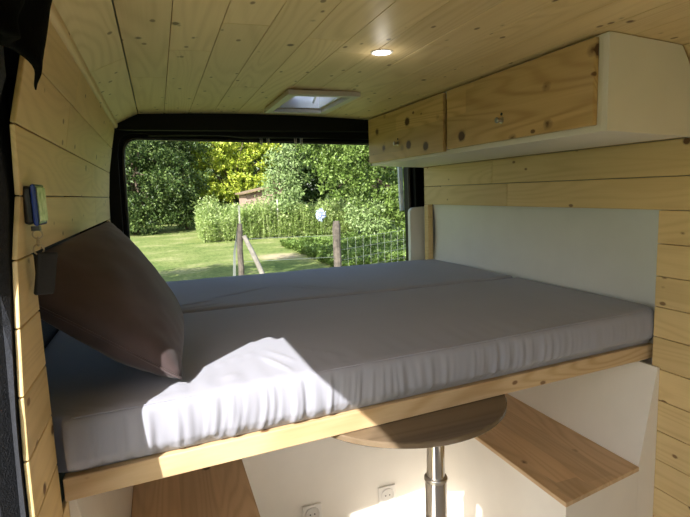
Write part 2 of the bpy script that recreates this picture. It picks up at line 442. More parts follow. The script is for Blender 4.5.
# door pillar beside the near end of the left lining: black carpet seal
w = MB()
zs = [-1.45 + .05*i for i in range(38)]
def pil_pt(z):
    pts = [(-1.5,.90),(-.52,.925),(-.32,.945),(-.10,.97),(.14,.985),(.6,.985)]
    for (a, ya), (b, yb) in zip(pts, pts[1:]):
        if z <= b: return ya+(yb-ya)*max(0,(z-a))/(b-a)
    return .985
vs, fs = [], []
for z in zs:
    y = pil_pt(z)
    for x, dy in ((-.2435,None), (-.254,.004), (-.275,-.018), (-.335,-.018), (-.42,.03), (-.42,.14), (-.2425,.14)):
        vs.append((x, edge_y(z)-.008 if dy is None else y+dy, z))
for i in range(len(zs)-1):
    for k in range(7): l = (k+1) % 7; fs.append((i*7+k, i*7+l, i*7+7+l, i*7+7+k))
fs += [tuple(range(6,-1,-1)), tuple(range((len(zs)-1)*7, len(zs)*7))]
w.add(vs, fs)
struct(w.build('trim_4', M['carpet']), 'black carpeted door pillar at the left edge')

# rear door opening: black painted frame
w = MB()
op = []   # opening outline (x,z) with rounded corners
def arc(cx_, cz_, r_, a0, a1, n=8): return [(cx_+r_*math.cos(math.radians(a0+(a1-a0)*i/n)), cz_+r_*math.sin(math.radians(a0+(a1-a0)*i/n))) for i in range(n+1)]
op += [(-.185,-1.3)] + [(-.155,.2)] + arc(-.075,.245,.075,180,90) + arc(1.482,.235,.05,90,0) + [(1.54,-.2),(1.55,-1.3)]
outer = [(-.46,-1.3),(-.46,.2)] + [(-.44+.2*i/8, .5) for i in range(9)] + [(1.6+.1*i/8, .5) for i in range(9)] + [(1.78,-.2),(1.78,-1.3)]
n = len(op)
for (ya, yb, grow) in ((2.99, 3.06, 0), (2.935, 2.99, .02)):
    inn = [(x - grow*(1 if x < .6 else -1), z + (grow if z > .15 else 0)) for x, z in op]
    vs = [(x,ya,z) for x,z in inn] + [(x,ya,z) for x,z in outer] + [(x,yb,z) for x,z in inn] + [(x,yb,z) for x,z in outer]
    fs = []
    for i in range(n-1):
        fs += [(i,i+1,n+i+1,n+i), (2*n+i,3*n+i,3*n+i+1,2*n+i+1), (i,2*n+i,2*n+i+1,i+1), (n+i,n+i+1,3*n+i+1,3*n+i)]
    w.add(vs, fs)
w.box(-.46, -.235, 2.85, 2.94, -1.3, .5); w.box(-.30, 1.70, 2.88, 2.94, .35, .462)
o = w.build('rear_door_frame', M['body']); struct(o, 'black painted frame round the open rear doors')
# rubber seal round the opening
w = MB(); w.tube([(x*1.0, 2.984, z) for x, z in op], .011, 8)
o = w.build('trim_5', M['seal'], smooth=True); struct(o, 'black rubber seal round the rear opening')
# a pressed ridge along the header
w = MB(); w.tube([(-.02,2.95,.332),(.35,2.947,.334),(.48,2.943,.322),(.95,2.943,.322),(1.08,2.947,.334),(1.45,2.95,.332)], .006, 8)
struct(w.build('trim_6', M['seal'], smooth=True), 'thin dark moulding along the rear header')
# bare white inner panel beside the opening at right
w = MB()
pp = [(1.495,-1.0)] + arc(1.527,-.148,.032,180,90,5) + [(1.69,-.112),(1.69,-1.0)]
w.prism(pp, 1, 2.90, 2.934, bevel=.004)
o = w.build('trim_7', M['white_panel']); struct(o, 'white plastic panel beside the rear opening')
# edge of the open rear door; sky light put into its pale colour
w = MB(); w.tube([(1.527,3.10,.22),(1.531,3.10,.05),(1.539,3.10,-.14)], .018, 8)
o = w.build('door_1', plain('skylit_paint', (.80,.88,.95), .3)); struct(o, 'edge of the open rear door')

# ------------------------------------------------------------------ small wire hooks on the header
hook = None
for i, x in enumerate((.585,.625,.787,.822)):
    if hook is None:
        w = MB(); w.tube([(x-.006,2.985,.345),(x-.006,2.966,.335),(x-.004,2.962,.29),(x,2.962,.280),(x+.004,2.962,.29),(x+.006,2.966,.335),(x+.006,2.985,.345)], .003, 6)
        hook = w.build('wire_hook', M['white_plastic'], smooth=True); h = hook; hx = x
    else:
        h = hook.copy(); COL.objects.link(h); h.location.x += x-hx
    tag(h, ['first small wire hook from the left on the black header','second small wire hook from the left on the black header','third small wire hook from the left on the black header','rightmost small wire hook on the black header'][i], 'hook', 'wire hooks on the rear header')

# ------------------------------------------------------------------ bed
def ff(x): return 1.130 + (x+.232)/1.8*.134       # front line of the bed runs slightly askew
bed = tag(empty('bed_frame', (.66, 1.9, -.75)), 'pale pine bed base spanning the van under the mattresses', 'bed frame')
w = MB()
b4 = [(-.228, ff(-.228), -.620), (1.60, ff(1.60), -.620), (1.60, ff(1.60)+.028, -.620), (-.228, ff(-.228)+.028, -.620)]
w.hexa(b4, [(p[0], p[1], -.569) for p in b4], bevel=.003)
w.build('front_rail', M['rail'], bed)
for k in range(9):
    y0 = 1.30 + k*.165
    w = MB(); w.bbox(-.228, 1.60, y0, y0+.10, -.590, -.572, .002); w.build('slat', M['rail'], bed)
w = MB(); w.bbox(-.228, 1.60, 2.80, 2.828, -.62, -.57, .003); w.build('rear_rail', M['rail'], bed)

def rbox_mesh(name, x0, x1, yfun0, yfun1, z0, z1, rad, disp, mat, nx, ny, nz, parent=None, skip_bottom=False):
    """rounded box sampled as a fine grid, displaced along normals by disp(p, n)"""
    bm = bmesh.new(); seen = {}
    def vert(i, j, k):
        key = (i, j, k)
        if key in seen: return seen[key]
        # denser sampling near the borders
        def s(a, n):
            t_ = a/n; return t_
        u, v_, ww = s(i, nx), s(j, ny), s(k, nz)
        x = x0+(x1-x0)*u; y0, y1 = yfun0(x), yfun1(x); y = y0+(y1-y0)*v_; z = z0+(z1-z0)*ww
        p = V((x, y, z)); q = V((min(max(x, x0+rad), x1-rad), min(max(y, y0+rad), y1-rad), min(max(z, z0+rad), z1-rad)))
        d = p-q
        if d.length < 1e-6:
            nrm = V((0,0,1)) if k == nz else V((0,0,-1)) if k == 0 else V((0,-1,0)) if j == 0 else V((0,1,0)) if j == ny else V((-1,0,0)) if i == 0 else V((1,0,0))
        else: nrm = d.normalized()
        # snap onto rounded surface
        if d.length > 1e-6: p = q + nrm*rad
        p = disp(p, nrm)
        seen[key] = bm.verts.new(p); return seen[key]
    def quad(a, b, c, d):
        try: bm.faces.new([vert(*a), vert(*b), vert(*c), vert(*d)])
        except ValueError: pass
    for i in range(nx):
        for j in range(ny):
            quad((i,j,nz),(i+1,j,nz),(i+1,j+1,nz),(i,j+1,nz)); quad((i,j,0),(i,j+1,0),(i+1,j+1,0),(i+1,j,0))
        for k in range(nz):
            quad((i,0,k),(i+1,0,k),(i+1,0,k+1),(i,0,k+1)); quad((i,ny,k),(i,ny,k+1),(i+1,ny,k+1),(i+1,ny,k))
    for j in range(ny):
        for k in range(nz):
            quad((0,j,k),(0,j,k+1),(0,j+1,k+1),(0,j+1,k)); quad((nx,j,k),(nx,j+1,k),(nx,j+1,k+1),(nx,j,k+1))
    mb = MB(); mb.bm(bm)
    o = mb.build(name, mat, parent, smooth=True)
    return o
ZT = -.440
def nz3(x, y, z, s=0): return noise.noise(V((x+s, y, z)))
def disp_front(p, n):
    x, y, z = p
    q = p.copy()
    if n.y < -.3:                                  # front face: pleats gathered towards the hem
        t_ = min(1, max(0, (ZT-z)/.125))
        dens = .55+.45*nz3(x*2.3, 4.1, 0)
        pl = nz3(x*34, z*3+5, 1.0)*.55 + nz3(x*70 + 2*nz3(x*4,0,z*5), z*2, 3.0)*.45
        pl = abs(pl)**.8*(1 if pl > 0 else -1)
        q.y += pl*.019*dens*(1-.75*max(0,min(1,(x-.85)/.4)))*(math.sin(t_*math.pi*.60)**.8 if t_ > 0 else 0)
        q.y -= .010*math.sin(t_*math.pi)           # belly of the fabric
        q.y += .012*max(0, t_-.75)/.25             # tucked in at the hem
        if z < -.545: q.z += .006*nz3(x*22, 0, 9) + .004*nz3(x*60, 0, 4) + max(0,min(1,(x-.6)/.4))*(.007+.010*nz3(x*6.5,2,9))
    if n.z > .3:                                   # top: soft folds radiating from the front edge
        d = y - ff(x)
        q.z += .0035*nz3(x*2.2, y*2.2, 2) + .0016*nz3(x*11, y*2.5, 7)*math.exp(-d*5)
        r1 = x*26 - d*9*nz3(x*1.5, 1, 1)
        q.z += .0045*nz3(r1, d*2, 3)*math.exp(-d*8)*min(1, .25+d*14)
        for (cx_, cy_, L_, ang, am) in ((.26,1.27,.07,1.9,.007),(.285,1.33,.06,2.0,.005),(.11,1.22,.06,.3,.006),(.04,1.23,.05,.25,.006),(.16,1.36,.10,.45,.004),(.40,1.30,.08,2.2,.004)):
            dx, dy = x-cx_, y-cy_
            a = dx*math.cos(ang)+dy*math.sin(ang); b = -dx*math.sin(ang)+dy*math.cos(ang)
            q.z += am*math.exp(-(a/L_)**4-(b/.007)**2)
    if n.x < -.3 and y < 1.4: q.x += .004*nz3(0, y*20, z*12)
    # the sheet widens into the window recesses behind the wall strips
    sm = lambda a: max(0, min(1, a))**2*(3-2*max(0, min(1, a)))
    if x > 1.4: q.x += .026*sm((y-1.27)/.05)*(x-1.4)/.20
    if x < 0: q.x -= .14*sm((y-1.145)/.05)*min(1, -x/.22)
    return q
ms = rbox_mesh('mattress', -.222, 1.600, lambda x: ff(x)-.004, lambda x: 2.022, -.566, ZT, .018, disp_front, M['sheet'], 380, 46, 22)
tag(ms, 'front mattress in a lilac grey fitted sheet, partly in sun', 'mattress', 'mattresses on the bed base')
# piping seam along the top front edge of the sheet
w = MB(); pts = []
for i in range(150):
    x = -.20 + (1.54+.20)*i/149
    pts.append((x, ff(x)+.003+.002*nz3(x*9, 0, 0), ZT-.0035+.003*nz3(x*3,1,1)))
w.tube(pts, .0016, 6); w.build('piping', M['sheet'], ms, smooth=True)
def disp_back(p, n):
    q = p.copy()
    if n.z > .3:
        x, y, _ = p
        q.z += .004*nz3(x*2.2, y*2.2, 12) + .002*nz3(x*9+3*y, y*4, 17)
        for (cx_, cy_, sx_, ang, am) in ((.33,2.30,.16,.5,.006),(.62,2.22,.12,-1.0,.005),(.70,2.20,.13,-.9,.006),(.10,2.15,.10,.35,.006),(.12,2.08,.10,.3,.005)):
            dx, dy = x-cx_, y-cy_
            a = dx*math.cos(ang)+dy*math.sin(ang); b = -dx*math.sin(ang)+dy*math.cos(ang)
            q.z -= am*math.exp(-(a/sx_)**4-(b/.009)**2)
    return q
mb2 = rbox_mesh('mattress', -.365, 1.615, lambda x: 2.034, lambda x: 2.825, -.566, ZT+.002, .018, disp_back, M['sheet'], 150, 120, 8)
tag(mb2, 'rear mattress in a lilac grey fitted sheet beside the rear opening', 'mattress', 'mattresses on the bed base')

# ------------------------------------------------------------------ pillow
def pillow(A, B, C, D, th, name, mat):
    A, B, C, D = map(V, (A, B, C, D)); N = 44; bm = bmesh.new()
    nrm = ((B-A).cross(D-A)).normalized()
    grid = {}
    for s in (1, -1):
        for i in range(N+1):
            for j in range(N+1):
                u, v_ = i/N, j/N
                if s == -1 and (i in (0, N) or j in (0, N)): grid[(s,i,j)] = grid[(1,i,j)]; continue
                # corners stick out, edges pull in
                uu = u*2-1; vv = v_*2-1
                pin = .018
                uu2 = uu*(1 - pin*(1-vv*vv)); vv2 = vv*(1 - pin*(1-uu*uu))
                U, W_ = (uu2+1)/2, (vv2+1)/2
                p = A*(1-U)*(1-W_) + B*U*(1-W_) + C*U*W_ + D*(1-U)*W_
                h = ((1-uu**2)*(1-vv**2))**.42
                h *= th/2
                h += .0045*nz3(U*5, W_*5, s*3)*min(1, (1-abs(uu))*6)*min(1, (1-abs(vv))*6)
                # creases near the corners
                cr = (abs(uu)*abs(vv))
                h += .006*nz3(U*14+W_*6, W_*14-U*6, 5)*cr*min(1, (1-abs(uu))*8)*min(1, (1-abs(vv))*8)
                grid[(s,i,j)] = bm.verts.new(p + nrm*h*s)
    for s in (1, -1):
        for i in range(N):
            for j in range(N):
                q = [grid[(s,i,j)], grid[(s,i+1,j)], grid[(s,i+1,j+1)], grid[(s,i,j+1)]]
                if s == -1: q.reverse()
                bm.faces.new(q)
    mb = MB(); mb.bm(bm); o = mb.build(name, mat, smooth=True)
    # piping round the rim
    w = MB(); ring = []
    for i in range(N): ring.append((i, 0))
    for j in range(N): ring.append((N, j))
    for i in range(N, 0, -1): ring.append((i, N))
    for j in range(N, 0, -1): ring.append((0, j))
    pts = []
    for i, j in ring:
        u, v_ = i/N*2-1, j/N*2-1
        u2 = u*(1-.018*(1-v_*v_)); v2 = v_*(1-.018*(1-u*u)); U, W_ = (u2+1)/2, (v2+1)/2
        pts.append(A*(1-U)*(1-W_)+B*U*(1-W_)+C*U*W_+D*(1-U)*W_)
    w.tube(pts, .003, 6, closed=True); w.build('piping', mat, o, smooth=True)
    return o
pw = pillow((.020,1.212,-.420), (.045,1.66,-.395), (-.155,1.84,-.072), (-.345,1.22,-.155), .165, 'pillow', M['pillow'])
tag(pw, 'brown mauve velvet pillow leaning against the left wall', 'pillow')

# ------------------------------------------------------------------ overhead cabinet
cab = tag(empty('overhead_cabinet', (1.38, 1.98, .142)), 'white overhead cabinet with two pine flap doors under the ceiling', 'cabinet')
cx0, cx1, cy0, cy1, cb = 1.210, 1.5445, 1.132, 2.84, .145
w = MB()
prof = [(cx0, cb), (1.560, cb-.016), (1.560, .130), (1.549, .262), (1.543,.318), (1.493, cz(1.493)-.002), (cx0, cz(cx0)-.002)]
w.prism(prof, 1, cy0, cy0+.018, bevel=.001)                       # near end panel
w.prism([(cx0, cb), (1.545, cb-.014), (1.545, cb+.004), (cx0, cb+.018)], 1, cy0+.018, cy1, bevel=.001)    # bottom board
w.prism(prof, 1, cy1-.018, cy1, bevel=.001)
w.box(cx0, cx0+.018, cy0+.018, cy1-.018, cz(cx0)-.03, cz(cx0)-.002)     # top face rail
w.box(cx0, cx0+.018, cy0+.018, cy1-.018, cb+.018, cb+.034)
w.box(cx0, cx0+.20, 1.955, 1.973, cb+.034, cz(cx0)-.03)
w.box(cx0, cx0+.018, cy0+.018, 1.20, cb+.034, cz(cx0)-.03)
w.build('body', M['white'], cab)
for (ya, yb, zb, ztop, ky, kz, big) in ((1.165, 1.955, .164, .408, 1.58, .235, 1), (1.985, 2.82, .158, .408, 2.43, .236, 0)):
    w = MB(); w.bbox(cx0-.019, cx0-.001, ya, yb, zb, ztop, .0035)
    d = w.build('door', M['door'], cab)
    k = MB(); k.lathe((cx0-.019, ky, kz), [(.012,0),(.012,-.003),(.007,-.004),(.006,-.014),(.010,-.017),(.011,-.022),(.007,-.026)] , 16, axis=0)
    kb = k.build('knob', M['steel'], d, smooth=False); smooth_angle(kb, 40)
    k = MB(); k.lathe((cx0-.0195, ky, kz+.022), [(.0055,0),(.0055,-.0015)], 12, axis=0); k.build('latch_hole', M['dark'], d)
w = MB(); w.box(cx0-.0005, cx0+.001, 1.958, 1.982, .164, .40); w.build('gap_strip', M['dark'], cab)

# ------------------------------------------------------------------ rooflight
rl = tag(empty('rooflight', (.73, 2.405, .41)), 'white framed square rooflight in the pine ceiling', 'roof window')
zc = cz(.73)-.001
w = MB()
def ring(w, x0, x1, y0, y1, t, z0, z1, b=.003):
    w.bbox(x0, x1, y0, y0+t, z0, z1, b); w.bbox(x0, x1, y1-t, y1, z0, z1, b)
    w.bbox(x0, x0+t, y0+t, y1-t, z0, z1, b); w.bbox(x1-t, x1, y0+t, y1-t, z0, z1, b)
ring(w, .550, .880, 2.155, 2.665, .036, zc-.022, zc-.0005, .004)
w.build('flange', plain('cream_plastic', (.58,.54,.48), .4), rl)
w = MB(); ring(w, HX0+.004, HX1-.004, HY0+.004, HY1-.004, .012, zc, zc+.09, .001)
w.build('reveal', M['white_plastic'], rl)
w = MB()
w.bbox(HX0+.016, HX1-.016, 2.395, 2.410, zc+.02, zc+.032, .002); w.tube([(.64,HY0+.016,zc+.03),(.68,2.40,zc+.045),(.65,HY1-.016,zc+.03)], .006, 6); w.tube([(.79,HY0+.016,zc+.03),(.76,2.40,zc+.045),(.80,HY1-.016,zc+.03)], .006, 6)
w.build('stay_bar', M['white_plastic'], rl)
w = MB(); w.bbox(HX0+.016, HX1-.016, 2.21, 2.30, zc+.055, zc+.062, .002); slate = plain('slate_blind', (.05,.06,.08), .6); w.build('blind', slate, rl)
w = MB(); w.bbox(.60, .70, 2.46, 2.60, zc+.055, zc+.060, .002); w.build('blind', slate, rl)
w = MB(); vs=[]; fs=[]
for i in range(9):
    for j in range(9):
        u, v_ = i/8*2-1, j/8*2-1
        vs.append((.715+u*.15, 2.41+v_*.24, zc+.095+.04*(1-u**4)*(1-v_**4)))
for i in range(8):
    for j in range(8): a=i*9+j; fs.append((a,a+9,a+10,a+1))
w.add(vs, fs); w.add([(p[0],p[1],p[2]+.004) for p in vs], [tuple(reversed(f)) for f in fs])
w.build('dome', M['dome'], rl, smooth=True)

# ------------------------------------------------------------------ ceiling spot
sp = tag(empty('ceiling_spotlight', (.707, 1.545, .42)), 'small round recessed spotlight lit in the pine ceiling', 'spotlight')
zs_ = cz(.707)
w = MB(); w.lathe((.707,1.545,zs_), [(.036,0),(.036,-.002),(.033,-.004),(.029,-.003),(.0275,-.0005)], 36); o = w.build('bezel', M['white_plastic'], sp); smooth_angle(o, 40)
w = MB(); w.lathe((.707,1.545,zs_), [(.0265,-.0010),(.0265,-.0035)], 36); w.build('lens', M['lamp'], sp)

# ------------------------------------------------------------------ benches, panel, table
def bench(xa, xb, xw, side, label):
    t = tag(empty('bench', ((xa+xb)/2, 1.55, BOT)), label, 'bench', 'benches on both sides of the table')
    ya, yb = 1.135, 1.90
    # white box with leaning backboard up to the wall
    zs0 = -.9785
    fy = lambda x: 1.137 + (x-1.10)*.165 if side > 0 else 1.137 - (x-.215)*.1
    def hull(poly):      # poly in (x,z)
        n_ = len(poly)
        vs = [(x, fy(x), z) for x, z in poly] + [(x, yb, z) for x, z in poly]
        bm = bmesh.new(); vv = [bm.verts.new(p) for p in vs]
        bm.faces.new(vv[:n_]); bm.faces.new(list(reversed(vv[n_:])))
        for i in range(n_): bm.faces.new([vv[i], vv[i+n_], vv[(i+1)%n_+n_], vv[(i+1)%n_]])
        bmesh.ops.recalc_face_normals(bm, faces=bm.faces); m = MB(); m.bm(bm); return m
    hull([(xa, BOT), (xa, zs0), (xb, zs0), (xb, BOT)]).build('box', M['white'], t)
    xt = xw - side*.012
    hull([(xb+side*.001, BOT), (xb+side*.001, zs0), (xb+side*.001, -.962), (xt, -.632), (xw-side*.001, -.634), (xw-side*.001, BOT)]).build('backboard', M['white'], t)
    # seat board
    x0, x1 = sorted((xa-side*.004, xb))
    b4 = [(x0, fy(x0)-.004, -.978), (x1, fy(x1)-.004, -.978), (x1, yb-.001, -.978), (x0, yb-.001, -.978)]
    w = MB(); w.hexa(b4, [(p[0], p[1], -.9625) for p in b4], bevel=.002)
    w.build('seat', M['seat'], t)
    return t
bench(1.10, 1.467, XR, 1, 'white bench with a pine seat along the right wall')
bench(.215, -.150, XL, -1, 'white bench with a pine seat along the left wall')
w = MB(); w.bbox(-.22, XR-.005, 1.905, 1.925, BOT, -.625, .002)
o = w.build('storage_panel', M['white']); tag(o, 'white upright panel with two sockets closing the space under the bed', 'panel')

sock = tag(empty('wall_socket', (.502, 1.905, -1.36)), 'left white round wall socket low on the white panel', 'socket', 'sockets on the white panel')
sx_, sz_ = .502, -1.318
w = MB(); w.bbox(sx_-.041, sx_+.041, 1.895, 1.9045, sz_-.041, sz_+.041, .004); w.build('plate', M['white_plastic'], sock)
w = MB(); w.lathe((sx_, 1.8945, sz_), [(.031,0),(.031,-.003),(.028,-.003),(.027,.0006),(.020,.0008)], 32, axis=1); w.build('insert', M['ring'], sock)
for dx in (-.0095, .0095):
    w = MB(); w.lathe((sx_+dx, 1.8935, sz_), [(.003,0),(.003,-.001)], 12, axis=1); w.build('pin_hole', M['dark'], sock)
s2 = copy_tree(sock); s2.location.x += .341
s2['label'] = 'right white round wall socket on the white panel near the table leg'

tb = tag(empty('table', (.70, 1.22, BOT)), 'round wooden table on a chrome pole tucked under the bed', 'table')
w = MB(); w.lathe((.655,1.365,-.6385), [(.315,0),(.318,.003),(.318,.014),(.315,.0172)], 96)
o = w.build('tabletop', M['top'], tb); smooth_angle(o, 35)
w = MB(); w.lathe((.70,1.225,-.90), [(.0262,0),(.0262,.2605)], 32); o = w.build('upper_pole', M['chrome'], tb); smooth_angle(o)
w = MB(); w.lathe((.70,1.225,BOT+.015), [(.0315,0),(.0315,.60)], 32); o = w.build('lower_pole', M['chrome'], tb); smooth_angle(o)
w = MB(); w.lathe((.70,1.225,-.842), [(.0325,0),(.0338,.002),(.0338,.008),(.0325,.011),(.0268,.013)], 32); o = w.build('collar', M['steel'], tb); smooth_angle(o)
w = MB(); w.lathe((.70,1.225,BOT), [(.085,0),(.083,.008),(.04,.016)], 40); o = w.build('base_plate', M['chrome'], tb); smooth_angle(o)

# ------------------------------------------------------------------ curtain at top left
def curtain():
    bm = bmesh.new(); nu, nv = 50, 36; g = {}
    far = [(0,.935),(.25,.925),(.55,.905),(.8,.890),(1.0,.862)]
    def fy_(v_):
        for (a, ya), (b, yb) in zip(far, far[1:]):
            if v_ <= b+1e-9: return ya+(yb-ya)*(v_-a)/(b-a)
    for s in (0, 1):
        for i in range(nu+1):
            for k in range(nv+1):
                u, v_ = i/nu, k/nv
                zb_ = .192 + .004*math.sin(u*9) - .034*max(0, (u-.80)/.20)
                z = .40 + (zb_-.40)*v_
                y = .45 + (fy_(v_)+.006*nz3(v_*7, 3, 1)-.45)*u
                x = -.108 - .034*v_ + .010*math.sin(u*23)*(.4+.6*v_) + .010*nz3(u*5, v_*4, 4) + s*(-.016 - .006*math.sin(v_*9))*(1-.9*u**6)
                g[(s,i,k)] = bm.verts.new((x, y, z))
    for i in range(nu):
        for k in range(nv):
            bm.faces.new([g[(0,i,k)], g[(0,i,k+1)], g[(0,i+1,k+1)], g[(0,i+1,k)]])
            bm.faces.new([g[(1,i,k)], g[(1,i+1,k)], g[(1,i+1,k+1)], g[(1,i,k+1)]])
    for i in range(nu):
        for k in (0, nv): bm.faces.new([g[(0,i,k)], g[(0,i+1,k)], g[(1,i+1,k)], g[(1,i,k)]])
    for k in range(nv):
        for i in (0, nu): bm.faces.new([g[(0,i,k)], g[(1,i,k)], g[(1,i,k+1)], g[(0,i,k+1)]])
    bmesh.ops.recalc_face_normals(bm, faces=bm.faces)
    m = MB(); m.bm(bm); return m.build('curtain', M['cloth'], smooth=True)
cu = tag(curtain(), 'black fabric curtain bunched over the door at top left', 'curtain')

# ------------------------------------------------------------------ wall display and key fob
dv = tag(empty('wall_display', (-.214, 1.12, -.045)), 'small blue and black display clipped to the left pine wall', 'display')
w = MB(); w.bbox(-.2295, -.214, 1.065, 1.140, -.040, .030, .006); w.build('back_case', M['black_plastic'], dv)
w = MB(); w.bbox(-.2139, -.205, 1.062, 1.143, -.043, .033, .004); w.build('front_case', M['blue'], dv)
w = MB(); w.bbox(-.2049, -.2025, 1.070, 1.137, -.036, .027, .001); w.build('screen', M['screen'], dv)
w = MB(); w.box(-.221,-.207,1.075,1.089,-.052,-.0435); w.build('clip', M['black_plastic'], dv)
kf = tag(empty('key_fob', (-.214, 1.115, -.19)), 'black leather key fob hanging on rings under the blue display', 'key fob')
def ringpts(c, r_, ax, n_=20, sq=1.0):
    out = []
    for i in range(n_):
        a = 2*math.pi*i/n_; u, v_ = r_*math.cos(a), r_*sq*math.sin(a)
        out.append((c[0] + (u if ax == 'x' else 0), c[1] + (u if ax == 'y' else 0), c[2]+v_))
    return out
for c, r_, ax, sq in (((-.213,1.082,-.0590),.0080,'x',1),((-.213,1.080,-.0725),.0075,'y',1.1),((-.213,1.078,-.0865),.0085,'x',1.1)):
    w = MB(); w.tube(ringpts(c, r_, ax, 20, sq), .0015, 6, closed=True); w.build('ring', M['brass'], kf, smooth=True)
bm = bmesh.new(); bmesh.ops.create_cube(bm, size=1)
for v in bm.verts: v.co = V((v.co.x*.040, v.co.y*.009, v.co.z*.080))
bmesh.ops.bevel(bm, geom=bm.edges[:], offset=.0045, segments=3, affect='EDGES', profile=.5)
bmesh.ops.rotate(bm, verts=bm.verts, cent=(0,0,0), matrix=Matrix.Rotation(math.radians(10), 3, 'Y') @ Matrix.Rotation(math.radians(48), 3, 'Z'))
bmesh.ops.translate(bm, verts=bm.verts, vec=(-.205, 1.074, -.132))
w = MB(); w.bm(bm); w.build('leather_tag', M['fob'], kf)

# ------------------------------------------------------------------ garden
G = -1.95
w = MB(); N = 120; vs=[]; fs=[]
for i in range(N+1):
    for j in range(N+1):
        x = -90+180*i/N; y = -60+180*j/N
        vs.append((x, y, G + (.10*nz3(x*.15, y*.15, 0) if y > 6 else 0)))
for i in range(N):
    for j in range(N): a=i*(N+1)+j; fs.append((a,a+N+1,a+N+2,a+1))
w.add(vs, fs); struct(w.build('ground', M['lawn'], smooth=True, base=(0,0,G)), 'mown lawn behind the van')

def leafquad(mb_v, mb_f, c, d, up, L, W_, fold=.25):
    s = d.cross(up)
    if s.length < 1e-4: s = V((1,0,0))
    s.normalize(); nn = s.cross(d).normalized()
    i = len(mb_v)
    mb_v += [tuple(c), tuple(c + d*L*.5 + s*W_*.5 + nn*W_*fold), tuple(c + d*L), tuple(c + d*L*.5 - s*W_*.5 + nn*W_*fold)]
    mb_f += [(i, i+1, i+2, i+3)]
def rv(R_): 
    while True:
        v = V((R_.uniform(-1,1), R_.uniform(-1,1), R_.uniform(-1,1)))
        if .05 < v.length < 1: return v.normalized()
def tree(name, label, cat, base, lobes, nleaf, lsize, mat, seed, trunk=.12, group=None, droop=0, twigs=10, partname='foliage', cluster=.45, clump=0, flat=.75):
    """lobes: (x,y,z,rx,ry,rz) in world coordinates; leaves sit in small clusters over the shells of the lobes"""
    R_ = random.Random(seed); t = tag(empty(name, base), label, cat, group)
    vs, fs = [], []; main = list(lobes)
    if clump:                                 # boughs: small flattened lobes over the big ones
        sub = []
        for l in lobes:
            for _ in range(clump):
                d = rv(R_); r_ = R_.uniform(.24, .40)*min(l[3], l[5]); k = R_.uniform(.55, 1.0)
                sub.append((l[0]+d.x*l[3]*k, l[1]+d.y*l[4]*k, max(base[2]+.3, l[2]+d.z*l[5]*k), r_*1.35, r_*1.2, r_*flat))
        lobes = sub
    vol = [l[3]*l[5] for l in lobes]; tot = sum(vol)
    for l, vl in zip(lobes, vol):
        n = int(nleaf*vl/tot); c0 = V(l[:3]); per = 14
        for _ in range(n//per):
            d = rv(R_); rad = R_.uniform(.62, 1.04)*(1+.22*noise.noise(d*2.4+V((seed,0,0))))
            cc = c0 + V((d.x*l[3], d.y*l[4], d.z*l[5]))*rad
            if cc.z < base[2]+.05: cc.z = base[2]+R_.uniform(.05,.4)
            for k in range(per):
                p = cc + rv(R_)*cluster*R_.uniform(.2,1)*V((1,1,.6)).length*.6
                p.z = max(p.z, base[2]+.03)
                dd = (rv(R_)*.9 + d*.5 + V((0,0,-droop))).normalized()
                s = lsize*R_.uniform(.6,1.3)
                leafquad(vs, fs, p, dd, rv(R_), s, s*.62)
    m = MB(); m.add(vs, fs); m.build(partname, mat, t)
    m = MB(); b = V(base); lobes = main; top = max(l[2] for l in lobes)
    m.tube([b-V((0,0,.1)), b+V((.05,.03,(top-b.z)*.4)), b+V((.0,.0,(top-b.z)*.85))], [trunk, trunk*.75, trunk*.3], 10)
    for i in range(twigs):
        l = lobes[i % len(lobes)]; h = R_.uniform(.3,.75)
        s = b+V((0,0,(top-b.z)*h)); e = V(l[:3]) + V((rv(R_).x*l[3]*.6, rv(R_).y*l[4]*.6, R_.uniform(-.2,.6)*l[5]))
        m.tube([s, (s+e)/2+rv(R_)*.15, e], [trunk*.4, trunk*.25, trunk*.1], 6)
    m.build('trunk', M['bark'], t, smooth=True)
    return t
# left: dark broad-leaved trees, dense to the ground
tree('broadleaf_tree', 'dark green leafy tree filling the left of the rear opening', 'tree', (-1.2,31.0,G),
     [(-2.6,31,0,2.6,2.4,2.2),(-.6,30.2,1.3,2.2,2.0,2.2),(-1.5,31.5,4,3.2,3,2.6),(-.5,30,-1.0,1.6,1.4,.95)], 26000, .17, M['leaf_dark'], 11, .2, clump=34, cluster=.28)
tree('broadleaf_tree', 'dark leafy tree just left of the yellow conifer', 'tree', (1.6,32.5,G),
     [(1.2,32,.6,1.5,1.6,2.4),(1.6,33,3.4,1.8,1.8,2.2),(1.4,31.6,-.8,1.1,1.1,1.2)], 13000, .17, M['leaf_dark'], 12, .16, clump=30, cluster=.28)
# yellow conifer
tree('golden_conifer', 'yellow green conifer above the tall nettles', 'tree', (4.6,34.0,G),
     [(4.0,34,1.2,2.2,2,1.9),(5.0,34.5,3.4,2.4,2.2,2.2),(3.6,33.6,3.2,1.4,1.4,1.6),(6.4,34.5,2.2,1.6,1.6,2.0),(4.4,34,-.3,2.3,1.6,1.0)], 24000, .20, M['leaf_yellow'], 13, .2, droop=.15, clump=34, flat=.32, cluster=.22)
tree('broadleaf_tree', 'dark tree behind the pale young tree in the middle', 'tree', (9.0,36.0,G),
     [(8.2,36,1.6,2.4,2,2.8),(9.2,37,4.2,2.8,2.4,2.4)], 6000, .22, M['leaf_dark'], 14, .2)
# small pale tree in the middle
tree('young_tree', 'slender pale green young tree in the middle of the garden', 'tree', (5.0,23.0,G),
     [(5.35,23,.05,.8,.8,1.0),(5.2,23.1,1.1,.45,.5,.9),(5.65,23,1.4,.35,.4,.9),(5.35,22.8,-.6,.7,.7,.6)], 4200, .13, M['leaf_pale'], 15, .06, cluster=.35)
